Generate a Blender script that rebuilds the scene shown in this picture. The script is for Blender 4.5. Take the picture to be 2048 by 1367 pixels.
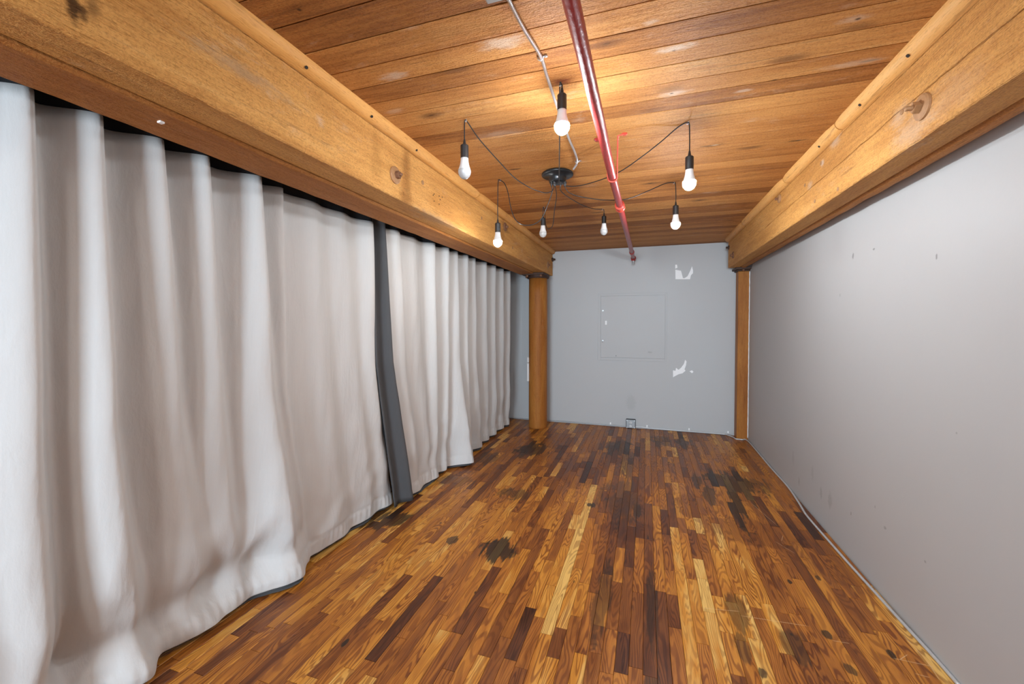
import bpy, math, random
from mathutils import Vector, noise
R = random.Random(11)
C = bpy.context.scene.collection
S = bpy.context.scene
for o in list(bpy.data.objects): bpy.data.objects.remove(o)

# ------------------------------------------------------------------ camera
F = 819.0; HC = 1.45; YAW = math.radians(18.18); PIT = math.radians(-1.2); SH = -21.3
cam_d = bpy.data.cameras.new('camera'); cam = bpy.data.objects.new('camera', cam_d); C.objects.link(cam)
cam_d.sensor_fit = 'HORIZONTAL'; cam_d.sensor_width = 36.0; cam_d.lens = F / 2048 * 36; cam_d.shift_y = SH / 2048
cam_d.clip_start = 0.02
cam.location = (0, 0, HC); cam.rotation_euler = (math.radians(90) + PIT, 0, YAW)
S.camera = cam

# ------------------------------------------------------------------ light and exposure
S.view_settings.view_transform = 'Standard'; S.view_settings.look = 'None'
S.view_settings.gamma = 1.0; S.view_settings.use_curve_mapping = False
S.view_settings.exposure = 0.60
W = bpy.data.worlds.new('world'); S.world = W; W.use_nodes = True
W.node_tree.nodes['Background'].inputs[0].default_value = (0.72, 0.85, 1.0, 1)
W.node_tree.nodes['Background'].inputs[1].default_value = 1.0
def area(name, loc, rot, sx, sy, power, col, shape='RECTANGLE'):
    d = bpy.data.lights.new(name, 'AREA'); d.shape = shape; d.size = sx
    if shape == 'RECTANGLE': d.size_y = sy
    d.energy = power; d.color = col
    o = bpy.data.objects.new(name, d); C.objects.link(o); o.location = loc; o.rotation_euler = rot
    return o
WINDOW_POWER = 470; FILL_POWER = 14; BULB = 515.0
area('daylight_through_window', (-0.45, -6.56, 1.42), (math.radians(90), 0, 0), 2.3, 1.5, WINDOW_POWER, (0.69, 0.86, 1.0))
area('added_fill_light', (-0.60, -1.20, 2.40), (0, 0, 0), 0.34, 0.34, FILL_POWER, (1.0, 0.97, 0.93), 'DISK')  # added fill light, stands in for flash bounced off the ceiling

# ------------------------------------------------------------------ pixel helpers
_fw = Vector((-math.sin(YAW) * math.cos(PIT), math.cos(YAW) * math.cos(PIT), math.sin(PIT)))
_rt = Vector((math.cos(YAW), math.sin(YAW), 0)); _up = _rt.cross(_fw)
CO = Vector((0, 0, HC)); PX, PY = 1024.0, 683.5 + SH
def ray(x, y): return _fw + _rt * ((x - PX) / F) + _up * ((PY - y) / F)
def onz(x, y, z): r = ray(x, y); return CO + r * ((z - HC) / r.z)
def onx(x, y, X): r = ray(x, y); return CO + r * (X / r.x)
def ony(x, y, Y): r = ray(x, y); return CO + r * (Y / r.y)
def proj(p):
    d = Vector(p) - CO; w = d.dot(_fw)
    if w < 0.05: return None
    return (PX + F * d.dot(_rt) / w, PY - F * d.dot(_up) / w)

# ------------------------------------------------------------------ mesh helpers
WL = {}
def place(o, loc, parent):
    WL[o] = Vector(loc)
    if parent is not None:
        o.parent = parent; o.location = Vector(loc) - WL[parent]
    else: o.location = loc
def obj(name, vf, m, parent=None, smooth=False, rnd=None, loc=None):
    v, f = vf
    v = [Vector(p) for p in v]
    if loc is None:
        lo = [min(p[i] for p in v) for i in range(3)]; hi = [max(p[i] for p in v) for i in range(3)]
        loc = Vector([(a + b) / 2 for a, b in zip(lo, hi)])
    loc = Vector(loc)
    me = bpy.data.meshes.new(name); me.from_pydata([p - loc for p in v], [], f); me.update()
    if smooth: me.polygons.foreach_set('use_smooth', [True] * len(me.polygons))
    if rnd is not None:
        a = me.attributes.new('rnd', 'FLOAT_COLOR', 'POINT')
        if isinstance(rnd, tuple): rnd = [rnd] * len(v)
        a.data.foreach_set('color', [c for q in rnd for c in (*q, 1.0)])
    me.materials.append(m)
    o = bpy.data.objects.new(name, me); C.objects.link(o); place(o, loc, parent)
    return o
def empty(name, loc, parent=None):
    o = bpy.data.objects.new(name, None); o.empty_display_size = 0.05; C.objects.link(o); place(o, loc, parent); return o
def tag(o, label, cat=None, group=None, kind=None):
    o['label'] = label
    if cat: o['category'] = cat
    if group: o['group'] = group
    if kind: o['kind'] = kind
    return o
def join(*parts):
    V, Fc = [], []
    for v, f in parts:
        n = len(V); V += list(v); Fc += [tuple(i + n for i in q) for q in f]
    return V, Fc
def box(x0, x1, y0, y1, z0, z1, b=0.0):
    if b <= 0:
        v = [(x, y, z) for z in (z0, z1) for y in (y0, y1) for x in (x0, x1)]
        return v, [(0, 2, 3, 1), (4, 5, 7, 6), (0, 1, 5, 4), (2, 6, 7, 3), (0, 4, 6, 2), (1, 3, 7, 5)]
    # chamfer all edges: 24 verts
    v = []; idx = {}
    for sx in (0, 1):
        for sy in (0, 1):
            for sz in (0, 1):
                X, Y, Z = (x0, x1)[sx], (y0, y1)[sy], (z0, z1)[sz]
                ix, iy, iz = (b, -b)[sx], (b, -b)[sy], (b, -b)[sz]
                for a, p in (('x', (X, Y + iy, Z + iz)), ('y', (X + ix, Y, Z + iz)), ('z', (X + ix, Y + iy, Z))):
                    idx[(sx, sy, sz, a)] = len(v); v.append(p)
    g = lambda a, b_, c, k: idx[(a, b_, c, k)]
    f = []
    for s in (0, 1):
        q = [g(s, 0, 0, 'x'), g(s, 1, 0, 'x'), g(s, 1, 1, 'x'), g(s, 0, 1, 'x')]; f.append(tuple(q if s else q[::-1]))
        q = [g(0, s, 0, 'y'), g(0, s, 1, 'y'), g(1, s, 1, 'y'), g(1, s, 0, 'y')]; f.append(tuple(q if s else q[::-1]))
        q = [g(0, 0, s, 'z'), g(1, 0, s, 'z'), g(1, 1, s, 'z'), g(0, 1, s, 'z')]; f.append(tuple(q if s else q[::-1]))
    for a in (0, 1):
        for c in (0, 1):
            f.append((g(a, c, 0, 'x'), g(a, c, 1, 'x'), g(a, c, 1, 'y'), g(a, c, 0, 'y')))
            f.append((g(a, 0, c, 'x'), g(a, 1, c, 'x'), g(a, 1, c, 'z'), g(a, 0, c, 'z')))
            f.append((g(0, a, c, 'y'), g(1, a, c, 'y'), g(1, a, c, 'z'), g(0, a, c, 'z')))
    for a in (0, 1):
        for c in (0, 1):
            for d in (0, 1): f.append((g(a, c, d, 'x'), g(a, c, d, 'y'), g(a, c, d, 'z')))
    return v, f
def frame_from(d):
    d = Vector(d).normalized()
    a = Vector((0, 0, 1)) if abs(d.z) < 0.9 else Vector((1, 0, 0))
    u = a.cross(d).normalized(); return u, d.cross(u), d
def lathe(prof, base, axis=(0, 0, 1), seg=24, caps=True):
    u, w, d = frame_from(axis); base = Vector(base); v = []; f = []
    for r, h in prof:
        for k in range(seg):
            a = 2 * math.pi * k / seg
            v.append(base + d * h + (u * math.cos(a) + w * math.sin(a)) * r)
    for i in range(len(prof) - 1):
        for k in range(seg):
            k2 = (k + 1) % seg
            f.append((i * seg + k, i * seg + k2, (i + 1) * seg + k2, (i + 1) * seg + k))
    if caps:
        f.append(tuple(range(seg))[::-1]); n = (len(prof) - 1) * seg; f.append(tuple(range(n, n + seg)))
    return v, f
def smooth_path(pts, n=8):
    P = [Vector(p) for p in pts]; P = [P[0] * 2 - P[1]] + P + [P[-1] * 2 - P[-2]]; out = []
    for i in range(1, len(P) - 2):
        a, b, c, d = P[i - 1:i + 3]
        for k in range(n):
            t = k / n
            out.append(0.5 * ((2 * b) + (c - a) * t + (2 * a - 5 * b + 4 * c - d) * t * t + (3 * b - a - 3 * c + d) * t ** 3))
    out.append(P[-2]); return out
def resample(pts, step):
    out = [pts[0].copy()]; acc = 0.0
    for a, b in zip(pts, pts[1:]):
        L = (b - a).length
        while acc + L >= step:
            t = (step - acc) / L; a = a.lerp(b, t); L = (b - a).length; out.append(a.copy()); acc = 0.0
        acc += L
    return out
def tube(pts, rad, seg=8):
    pts = [Vector(p) for p in pts]; n = len(pts); v = []; f = []
    t0 = (pts[1] - pts[0]).normalized(); u, _, _ = frame_from(t0)
    for i, p in enumerate(pts):
        t = (pts[min(i + 1, n - 1)] - pts[max(i - 1, 0)])
        t = t.normalized() if t.length > 1e-9 else t0
        u = (u - t * u.dot(t)); u = u.normalized() if u.length > 1e-6 else frame_from(t)[0]
        w = t.cross(u); r = rad[i] if isinstance(rad, list) else rad
        for k in range(seg):
            a = 2 * math.pi * k / seg; v.append(p + (u * math.cos(a) + w * math.sin(a)) * r)
    for i in range(n - 1):
        for k in range(seg):
            k2 = (k + 1) % seg; f.append((i * seg + k, i * seg + k2, (i + 1) * seg + k2, (i + 1) * seg + k))
    f.append(tuple(range(seg))[::-1]); f.append(tuple(range((n - 1) * seg, n * seg)))
    return v, f
def loft(rings, closed=True, caps=True):
    n = len(rings[0]); v = [p for r in rings for p in r]; f = []
    m = n if closed else n - 1
    for i in range(len(rings) - 1):
        for k in range(m):
            k2 = (k + 1) % n; f.append((i * n + k, i * n + k2, (i + 1) * n + k2, (i + 1) * n + k))
    if caps and closed:
        f.append(tuple(range(n))[::-1]); f.append(tuple(range((len(rings) - 1) * n, len(rings) * n)))
    return v, f
def nz(x, y=0.0, z=0.0): return noise.noise(Vector((x, y, z)))

# ------------------------------------------------------------------ material helpers
class M:
    def __init__(s, name, rough=0.5, spec=0.5, metal=0.0):
        s.m = bpy.data.materials.new(name); s.m.use_nodes = True; s.nt = s.m.node_tree
        s.b = s.nt.nodes['Principled BSDF']; s.set('Roughness', rough); s.set('Specular IOR Level', spec); s.set('Metallic', metal)
    def n(s, t, **kw):
        x = s.nt.nodes.new('ShaderNode' + t)
        for k, v in kw.items(): setattr(x, k, v)
        return x
    def put(s, sock, v):
        if isinstance(v, bpy.types.NodeSocket): s.nt.links.new(v, sock)
        elif v is not None:
            if sock.type == 'RGBA' and len(v) == 3: v = (*v, 1)
            sock.default_value = v
    def set(s, k, v): s.put(s.b.inputs[k], v)
    def pos(s): return s.n('NewGeometry').outputs['Position']
    def math(s, op, a, b=None, c=None, clamp=False):
        x = s.n('Math', operation=op); x.use_clamp = clamp
        for i, q in enumerate((a, b, c)): s.put(x.inputs[i], q)
        return x.outputs[0]
    def vmath(s, op, a, b=None):
        x = s.n('VectorMath', operation=op); s.put(x.inputs[0], a); s.put(x.inputs[1], b)
        return x.outputs['Value'] if op in ('LENGTH', 'DOT_PRODUCT', 'DISTANCE') else x.outputs[0]
    def noise(s, vec, scale=1.0, detail=3.0, rough=0.55, dist=0.0):
        x = s.n('TexNoise'); s.put(x.inputs['Vector'], vec)
        x.inputs['Scale'].default_value = scale; x.inputs['Detail'].default_value = detail
        x.inputs['Roughness'].default_value = rough; x.inputs['Distortion'].default_value = dist
        return x.outputs['Fac']
    def wave(s, vec, scale, dist, detail, dscale, direction='X'):
        x = s.n('TexWave', wave_type='BANDS', bands_direction=direction); s.put(x.inputs['Vector'], vec)
        for k, v in (('Scale', scale), ('Distortion', dist), ('Detail', detail), ('Detail Scale', dscale)): x.inputs[k].default_value = v
        return x.outputs['Fac']
    def ramp(s, fac, stops, interp='LINEAR'):
        x = s.n('ValToRGB'); e = x.color_ramp; e.interpolation = interp; s.put(x.inputs[0], fac)
        while len(e.elements) < len(stops): e.elements.new(0.5)
        for el, (p, c) in zip(e.elements, stops):
            el.position = p; el.color = (*c, 1) if not isinstance(c, (int, float)) else (c, c, c, 1)
        return x.outputs[0]
    def mrange(s, v, a, b, c=0.0, d=1.0, smooth=True):
        x = s.n('MapRange', interpolation_type='SMOOTHSTEP' if smooth else 'LINEAR'); s.put(x.inputs[0], v)
        for i, q in enumerate((a, b, c, d)): x.inputs[i + 1].default_value = q
        return x.outputs[0]
    def mix(s, fac, a, b, blend='MIX'):
        x = s.n('Mix', data_type='RGBA', blend_type=blend); s.put(x.inputs[0], fac); s.put(x.inputs[6], a); s.put(x.inputs[7], b)
        return x.outputs[2]
    def attr(s):
        x = s.n('Attribute', attribute_name='rnd'); y = s.n('SeparateColor'); s.nt.links.new(x.outputs['Color'], y.inputs[0])
        return y.outputs[0], y.outputs[1], y.outputs[2]
    def comb(s, x, y, z):
        k = s.n('CombineXYZ'); s.put(k.inputs[0], x); s.put(k.inputs[1], y); s.put(k.inputs[2], z); return k.outputs[0]
    def sep(s, v):
        k = s.n('SeparateXYZ'); s.put(k.inputs[0], v); return k.outputs
    def bump(s, h, strength=0.3, dist=0.01):
        k = s.n('Bump'); k.inputs['Strength'].default_value = strength; k.inputs['Distance'].default_value = dist
        s.put(k.inputs['Height'], h); s.put(s.b.inputs['Normal'], k.outputs[0])
    def blob(s, p, c, r, warp=None, hard=0.25):
        # soft-edged ellipsoid mask around c with radii r, edge broken up by warp
        d = s.vmath('LENGTH', s.vmath('DIVIDE', s.vmath('SUBTRACT', p, tuple(c)), tuple(r)))
        if warp is not None: d = s.math('ADD', d, warp)
        return s.mrange(d, 1.0 - hard, 1.0 + hard, 1.0, 0.0)
def plain(name, col, rough=0.5, spec=0.5, metal=0.0, var=0.08, scale=30.0):
    m = M(name, rough, spec, metal); p = m.pos()
    n = m.noise(p, scale, 3)
    m.set('Base Color', m.mix(n, tuple(c * (1 - var) for c in col), tuple(min(1, c * (1 + var)) for c in col)))
    return m

# --- floor boards
def floor_mat():
    m = M('floor_oak', 0.34, 0.45); p = m.pos(); t, a, b = m.attr(); X, Y, Z = m.sep(p)
    ox = m.math('MULTIPLY', a, 37.0); oy = m.math('MULTIPLY', b, 53.0)
    u = m.math('ADD', X, ox); v = m.math('ADD', Y, oy)
    gn = m.noise(m.comb(m.math('MULTIPLY', u, 13), m.math('MULTIPLY', v, 1.7), ox), 1, 1.6, 0.45, 0.35)
    gl = m.math('MULTIPLY', u, m.math('ADD', m.math('MULTIPLY', b, 70.0), 8.0))
    rings = m.math('SINE', m.math('MULTIPLY', m.math('ADD', m.math('MULTIPLY', gn, 15.0), gl), 6.2832))
    rings2 = m.mrange(rings, -0.35, 0.85)
    fine = m.noise(m.comb(m.math('MULTIPLY', u, 420), m.math('MULTIPLY', v, 9), ox), 1, 2, 0.6)
    cloud = m.noise(m.comb(m.math('MULTIPLY', u, 16), m.math('MULTIPLY', v, 2.6), oy), 1, 4, 0.6, 0.6)
    tone = m.math('ADD', t, m.math('MULTIPLY', m.math('SUBTRACT', cloud, 0.5), 0.75))
    base = m.ramp(tone, [(0.0, (0.060, 0.017, 0.0045)), (0.22, (0.135, 0.038, 0.008)), (0.42, (0.250, 0.078, 0.012)),
                         (0.62, (0.450, 0.160, 0.020)), (0.82, (0.640, 0.275, 0.034)), (1.0, (0.80, 0.50, 0.14))])
    gs = m.mrange(m.noise(m.comb(ox, oy, m.math('MULTIPLY', v, 0.8)), 1.3, 2), 0.3, 0.7, 0.45, 1.0)
    col = m.mix(m.math('MULTIPLY', rings2, gs), base, m.mix(0.9, base, (0.40, 0.27, 0.20), 'MULTIPLY'))
    pore = m.mrange(fine, 0.56, 0.72, 0, 0.55)
    col = m.mix(pore, col, m.mix(1.0, col, (0.42, 0.33, 0.28), 'MULTIPLY'))
    # knots
    vor = m.n('TexVoronoi'); m.put(vor.inputs['Vector'], m.comb(m.math('MULTIPLY', u, 5.2), m.math('MULTIPLY', v, 3.4), ox)); vor.inputs['Scale'].default_value = 1.0
    kn = m.mrange(m.math('ADD', vor.outputs['Distance'], m.math('MULTIPLY', fine, 0.03)), 0.03, 0.075, 0.9, 0)
    col = m.mix(kn, col, (0.025, 0.010, 0.005))
    # old red-brown finish left in patches, and black stains, each with its own outline
    wn = m.math('MULTIPLY', m.math('SUBTRACT', m.noise(m.comb(m.math('MULTIPLY', X, 9), m.math('MULTIPLY', Y, 5), 0.0), 1, 4, 0.65), 0.5), 1.5)
    wf = m.math('ADD', m.math('ADD', wn, m.math('MULTIPLY', m.math('SUBTRACT', a, 0.5), 0.9)), m.math('MULTIPLY', m.math('SUBTRACT', m.noise(m.comb(m.math('MULTIPLY', u, 60), m.math('MULTIPLY', v, 5), ox), 1, 3), 0.5), 1.3))
    def px_blob(x, y, rx, ry, warp, hard):
        c = onz(x, y, 0); a_ = onz(x + rx, y, 0); n_ = onz(x, y + ry, 0); f_ = onz(x, y - ry, 0)
        return m.blob(p, (c.x, c.y, 0), (max(0.008, abs(a_.x - c.x)), max(0.012, abs(f_.y - n_.y) / 2), 1.0), warp, hard)
    acc = None
    for x, y, rx, ry, k in ((1165, 940, 48, 32, .55), (1215, 905, 40, 25, .4), (1385, 1012, 34, 24, .6), (1500, 1062, 90, 26, .55),
                            (1440, 1044, 55, 9, .6), (1640, 1100, 60, 60, .35), (1265, 1060, 60, 22, .45), (1120, 880, 40, 16, .5)):
        q = m.math('MULTIPLY', px_blob(x, y, rx, ry, wn, 0.08), k); acc = q if acc is None else m.math('MAXIMUM', acc, q)
    col = m.mix(acc, col, m.mix(1.0, col, (0.42, 0.29, 0.26), 'MULTIPLY'))
    acc = None
    for x, y, rx, ry, k in ((1002, 1099, 36, 22, .93), (780, 1037, 44, 22, .85), (905, 1080, 9, 7, .8), (1065, 899, 34, 12, .85), (1030, 987, 26, 12, .62),
                            (1237, 893, 22, 14, .7), (1325, 882, 24, 10, .6), (1366, 884, 14, 9, .7), (1462, 965, 38, 22, .85), (1472, 1005, 15, 40, .88),
                            (1398, 962, 14, 16, .7), (1415, 985, 9, 22, .7), (1505, 1000, 6, 26, .7), (1240, 1000, 34, 34, .5), (1275, 1022, 9, 16, .75),
                            (1202, 1200, 22, 75, .6), (1301, 1210, 11, 120, .62), (1476, 1225, 16, 34, .6), (1590, 1292, 22, 26, .6), (1484, 1292, 12, 26, .6),
                            (1180, 1009, 7, 4, .9), (1148, 1162, 3, 5, .8), (970, 915, 26, 10, .5), (905, 960, 40, 9, .4), (1255, 925, 14, 22, .55),
                            (1520, 968, 20, 10, .5), (1655, 1268, 9, 8, .85), (1784, 1308, 6, 7, .9), (1700, 1338, 10, 9, .75), (1525, 1345, 8, 9, .8), (1580, 1163, 3, 3, .9), (1636, 1155, 4, 4, .8), (690, 1285, 5, 10, .9)):
        q = m.math('MULTIPLY', px_blob(x, y, rx, ry, wf, 0.16), k); acc = q if acc is None else m.math('MAXIMUM', acc, q)
    col = m.mix(acc, col, m.mix(1.0, m.mix(0.45, col, (0.20, 0.17, 0.13)), (0.085, 0.088, 0.090), 'MULTIPLY'))
    # pale scratches
    acc = None
    for x0, y0, x1, y1 in ((1664, 1280, 1700, 1286), (1785, 1315, 1870, 1333), (1807, 1270, 1852, 1318), (1852, 1318, 1880, 1360), (1550, 1082, 1590, 1106), (1405, 1215, 1480, 1222),
                           (1480, 1230, 1620, 1252), (1502, 1005, 1556, 1052), (1800, 1318, 1815, 1308), (1563, 1081, 1566, 1070), (1830, 1346, 1860, 1354)):
        A, B = onz(x0, y0, 0), onz(x1, y1, 0); d = B - A; L = d.length; d /= L; c = (A + B) / 2
        rel = m.vmath('SUBTRACT', p, tuple(c))
        al = m.math('DIVIDE', m.vmath('DOT_PRODUCT', rel, tuple(d)), L / 2)
        pe = m.math('DIVIDE', m.vmath('DOT_PRODUCT', rel, (-d.y, d.x, 0)), 0.0016)
        al2 = m.math('POWER', al, 8.0)
        q = m.mrange(m.math('ADD', m.math('ABSOLUTE', pe), al2), 0.7, 1.3, 0.6, 0); acc = q if acc is None else m.math('MAXIMUM', acc, q)
    col = m.mix(acc, col, (0.72, 0.50, 0.28))
    m.set('Base Color', col)
    m.set('Roughness', m.mrange(cloud, 0.3, 0.7, 0.34, 0.50))
    m.bump(m.math('ADD', m.math('MULTIPLY', rings2, -0.3), m.math('MULTIPLY', fine, -0.5)), 0.25, 0.001)
    return m.m
# --- sawn timber of ceiling, beams and columns. ax = grain axis
def timber_mat(name, stops, ax, rough=0.62, streak=0.5, bumpy=0.5, bump_d=0.004, dust=0.0, use_rnd=True, knots=True, tonevar=0.45, speck=0.0, marks=()):
    m = M(name, rough, 0.15); p = m.pos(); xyz = list(m.sep(p))
    if use_rnd:
        t, a, b = m.attr(); off = m.math('MULTIPLY', a, 41.0)
    else: t, off = 0.5, 3.0
    along = xyz[ax]; cr = [xyz[i] for i in range(3) if i != ax]
    al = m.math('ADD', along, off)
    sc = lambda s, k: m.math('MULTIPLY', s, k)
    def vec(ka, kc): return m.comb(sc(al, ka), sc(cr[0], kc), m.math('ADD', sc(cr[1], kc), off))
    big = m.noise(vec(1.3, 9), 1, 2.5, 0.6, 0.5)
    mid = m.noise(vec(3.0, 46), 1, 3, 0.65, 0.4)
    fine = m.noise(vec(26, 260), 1, 2, 0.7)
    saw = m.noise(vec(120, 120), 1, 2, 0.75)
    tone = m.math('ADD', t, m.math('ADD', sc(m.math('SUBTRACT', big, 0.5), tonevar), sc(m.math('SUBTRACT', mid, 0.5), streak)))
    base = m.ramp(tone, stops)
    dark = m.mrange(mid, 0.56, 0.74, 0, 0.75)
    col = m.mix(dark, base, m.mix(1.0, base, (0.50, 0.42, 0.36), 'MULTIPLY'))
    col = m.mix(m.mrange(fine, 0.52, 0.70, 0, 0.5), col, m.mix(1.0, col, (0.55, 0.48, 0.42), 'MULTIPLY'))
    if speck > 0:
        col = m.mix(m.mrange(saw, 0.46, 0.66, 0, speck), col, m.mix(1.0, col, (0.48, 0.38, 0.30), 'MULTIPLY'))
    if marks: wv = m.math('MULTIPLY', m.math('SUBTRACT', m.noise(vec(14, 40), 1, 5, 0.75), 0.5), 3.4)
    for c, rr_, mc, k in marks:
        col = m.mix(sc(m.blob(p, c, rr_, wv, 0.75), k), col, mc)
    if knots:
        vor = m.n('TexVoronoi'); m.put(vor.inputs['Vector'], vec(1.7, 4.6)); vor.inputs['Scale'].default_value = 1.0
        vd = m.math('ADD', vor.outputs['Distance'], sc(mid, 0.06))
        col = m.mix(m.mrange(vd, 0.085, 0.20, 0.7, 0), col, (0.16, 0.065, 0.022))
        col = m.mix(m.mrange(vd, 0.055, 0.085, 0.9, 0), col, (0.05, 0.02, 0.01))
    if dust > 0:
        dn = m.noise(vec(3.0, 8), 1.1, 5, 0.75, 0.2)
        col = m.mix(m.mrange(dn, 0.58, 0.80, 0, dust), col, (0.66, 0.52, 0.40))
    m.set('Base Color', col)
    m.bump(m.math('ADD', m.math('ADD', sc(saw, 0.6), sc(fine, 0.8)), sc(mid, 0.8)), bumpy, bump_d)
    return m.m
CEIL_ST = [(0.0, (0.115, 0.042, 0.014)), (0.3, (0.25, 0.095, 0.026)), (0.55, (0.41, 0.175, 0.048)), (0.8, (0.53, 0.26, 0.082)), (1.0, (0.62, 0.37, 0.15))]
BEAM_ST = [(0.0, (0.25, 0.100, 0.024)), (0.35, (0.46, 0.215, 0.058)), (0.6, (0.60, 0.315, 0.096)), (1.0, (0.68, 0.43, 0.18))]
COL_ST = [(0.0, (0.17, 0.055, 0.012)), (0.4, (0.33, 0.115, 0.022)), (0.7, (0.42, 0.17, 0.035)), (1.0, (0.50, 0.24, 0.07))]
PALE = (0.68, 0.56, 0.45); DK = (0.045, 0.018, 0.008); GREY = (0.42, 0.30, 0.19)
cmarks = []
for x, y, rx, ry, c_, k in ((1010, 85, .07, .030, PALE, .55), (990, 60, .03, .014, DK, .25), (1350, 97, .050, .020, PALE, .7), (1348, 102, .007, .004, DK, .9), (1345, 187, .05, .018, PALE, .6), (1343, 187, .006, .004, DK, .9), (785, 152, .05, .018, PALE, .5),
                            (1000, 268, .10, .03, PALE, .25), (1030, 338, .05, .010, DK, .85), (1710, 38, .04, .014, PALE, .35), (1716, 38, .007, .005, DK, .9), (1735, 122, .030, .005, DK, .8), (1700, 128, .09, .018, PALE, .35), (1550, 160, .012, .006, DK, .8),
                            (1595, 281, .035, .008, DK, .85), (1425, 291, .05, .014, DK, .6), (1430, 290, .016, .006, PALE, .6), (790, 222, .045, .016, PALE, .35), (599, 20, .006, .005, DK, .9), (1485, 182, .03, .010, PALE, .5), (1300, 45, .02, .010, PALE, .4), (1120, 163, .035, .018, (0.22, 0.06, 0.02), .8), (930, 55, .20, .035, (0.50, 0.27, 0.09), .25)):
    c = onz(x, y, 2.48); cmarks.append((tuple(c), (rx, ry, .1), c_, k))
bmarks = []
for x, y, X, ry, rz, c_, k in ((147, 14, -1.302, .010, .035, DK, .9), (166, 26, -1.302, .008, .015, DK, .8), (185, 12, -1.302, .012, .03, DK, .5), (480, 140, -1.302, .14, .022, GREY, .5), (640, 240, -1.302, .02, .02, PALE, .4), (1012, 458, -1.302, .07, .035, (0.16, 0.075, 0.03), .6), (880, 440, -1.302, .25, .018, GREY, .5), (870, 400, -1.302, .06, .05, (0.55, 0.25, 0.05), .35),
                               (1822, 262, .955, .10, .05, PALE, .35), (1800, 228, .955, .05, .03, PALE, .4), (1670, 280, .955, .05, .03, PALE, .5), (1645, 325, .955, .02, .015, PALE, .7), (1620, 370, .955, .03, .02, PALE, .4), (1690, 400, .955, .04, .03, PALE, .3), (1900, 190, .955, .12, .06, PALE, .15)):
    c = onx(x, y, X); bmarks.append((tuple(c), (.06, ry, rz), c_, k))
CEIL_ST = [(p, tuple(min(.9, q * 1.22) for q in c)) for p, c in CEIL_ST]; BEAM_ST = [(p, tuple(min(.9, q * 1.28) for q in c)) for p, c in BEAM_ST]
m_floor = floor_mat()
m_ceil = timber_mat('ceiling_plank_wood', CEIL_ST, 0, 0.55, 0.75, 0.9, 0.007, 0.45, speck=0.4, marks=cmarks)
m_beam = timber_mat('beam_wood', BEAM_ST, 1, 0.6, 0.55, 1.0, 0.008, 0.38, False, False, 0.75, 0.35, bmarks)
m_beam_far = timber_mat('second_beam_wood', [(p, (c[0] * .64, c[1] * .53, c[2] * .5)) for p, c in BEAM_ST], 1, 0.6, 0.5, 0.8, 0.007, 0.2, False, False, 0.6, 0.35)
m_mould = timber_mat('moulding_wood', BEAM_ST, 1, 0.5, 0.4, 0.4, 0.003, 0.1, True, False, 0.4)
m_col = timber_mat('column_wood', COL_ST, 2, 0.45, 0.6, 0.5, 0.004, 0.12, False, False, 1.0, 0.15)
def wall_mat(name, marks, axis):
    m = M(name, 0.45, 0.3); p = m.pos()
    n = m.noise(p, 1.1, 4, 0.6); n2 = m.noise(p, 55, 2)
    col = m.mix(n, (0.445, 0.448, 0.452), (0.480, 0.480, 0.482))
    w = m.math('MULTIPLY', m.math('SUBTRACT', m.noise(p, 45, 4, 0.7), 0.5), 2.6)
    acc = None
    for c, r, k in marks:
        q = m.math('MULTIPLY', m.blob(p, c, r, w, 0.35), k); acc = q if acc is None else m.math('MAXIMUM', acc, q)
    if acc is not None: col = m.mix(acc, col, (0.10, 0.095, 0.09))
    m.set('Base Color', col)
    m.set('Roughness', m.mrange(n, 0.3, 0.7, 0.46, 0.58))
    m.bump(m.math('ADD', m.math('MULTIPLY', n2, 0.15), m.math('MULTIPLY', m.noise(p, 3.5, 3), 1.6)), 0.25, 0.006)
    return m.m
rm = []
for x, y, sy, sz, k in ((1706, 512, .020, .028, .75), (1748, 498, .020, .010, .75), (1873, 514, .010, .022, .8), (1680, 590, .02, .02, .25), (1598, 962, .02, .06, .4), (1642, 985, .035, .07, .28),
                        (1660, 1000, .05, .09, .25), (1702, 1027, .008, .02, .7), (1750, 1013, .008, .012, .5), (1770, 1055, .02, .014, .5), (1850, 1122, .012, .010, .5), (1625, 945, .04, .09, .16), (1586, 915, .05, .1, .14), (1913, 866, .008, .008, .4)):
    c = onx(x, y, 1.2); rm.append((tuple(c), (0.4, sy * .55, sz * .55), k * .8))
m_wall_r = wall_mat('wall_paint_right', rm, 0)
bm_ = []
for x, y, sx, sz, k in ((1262, 805, .06, .10, .10), (1380, 875, .03, .02, .2), (1205, 683, .008, .008, .5), (1232, 711, .008, .008, .7), (1300, 704, .03, .012, .2)):
    c = ony(x, y, 5.87); bm_.append((tuple(c), (sx, 0.4, sz), k))
m_wall_b = wall_mat('wall_paint_back', bm_, 1)
m_wall = wall_mat('wall_paint', [], 1)
m_dark = plain('dark_void', (0.02, 0.014, 0.010), 0.9).m
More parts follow.
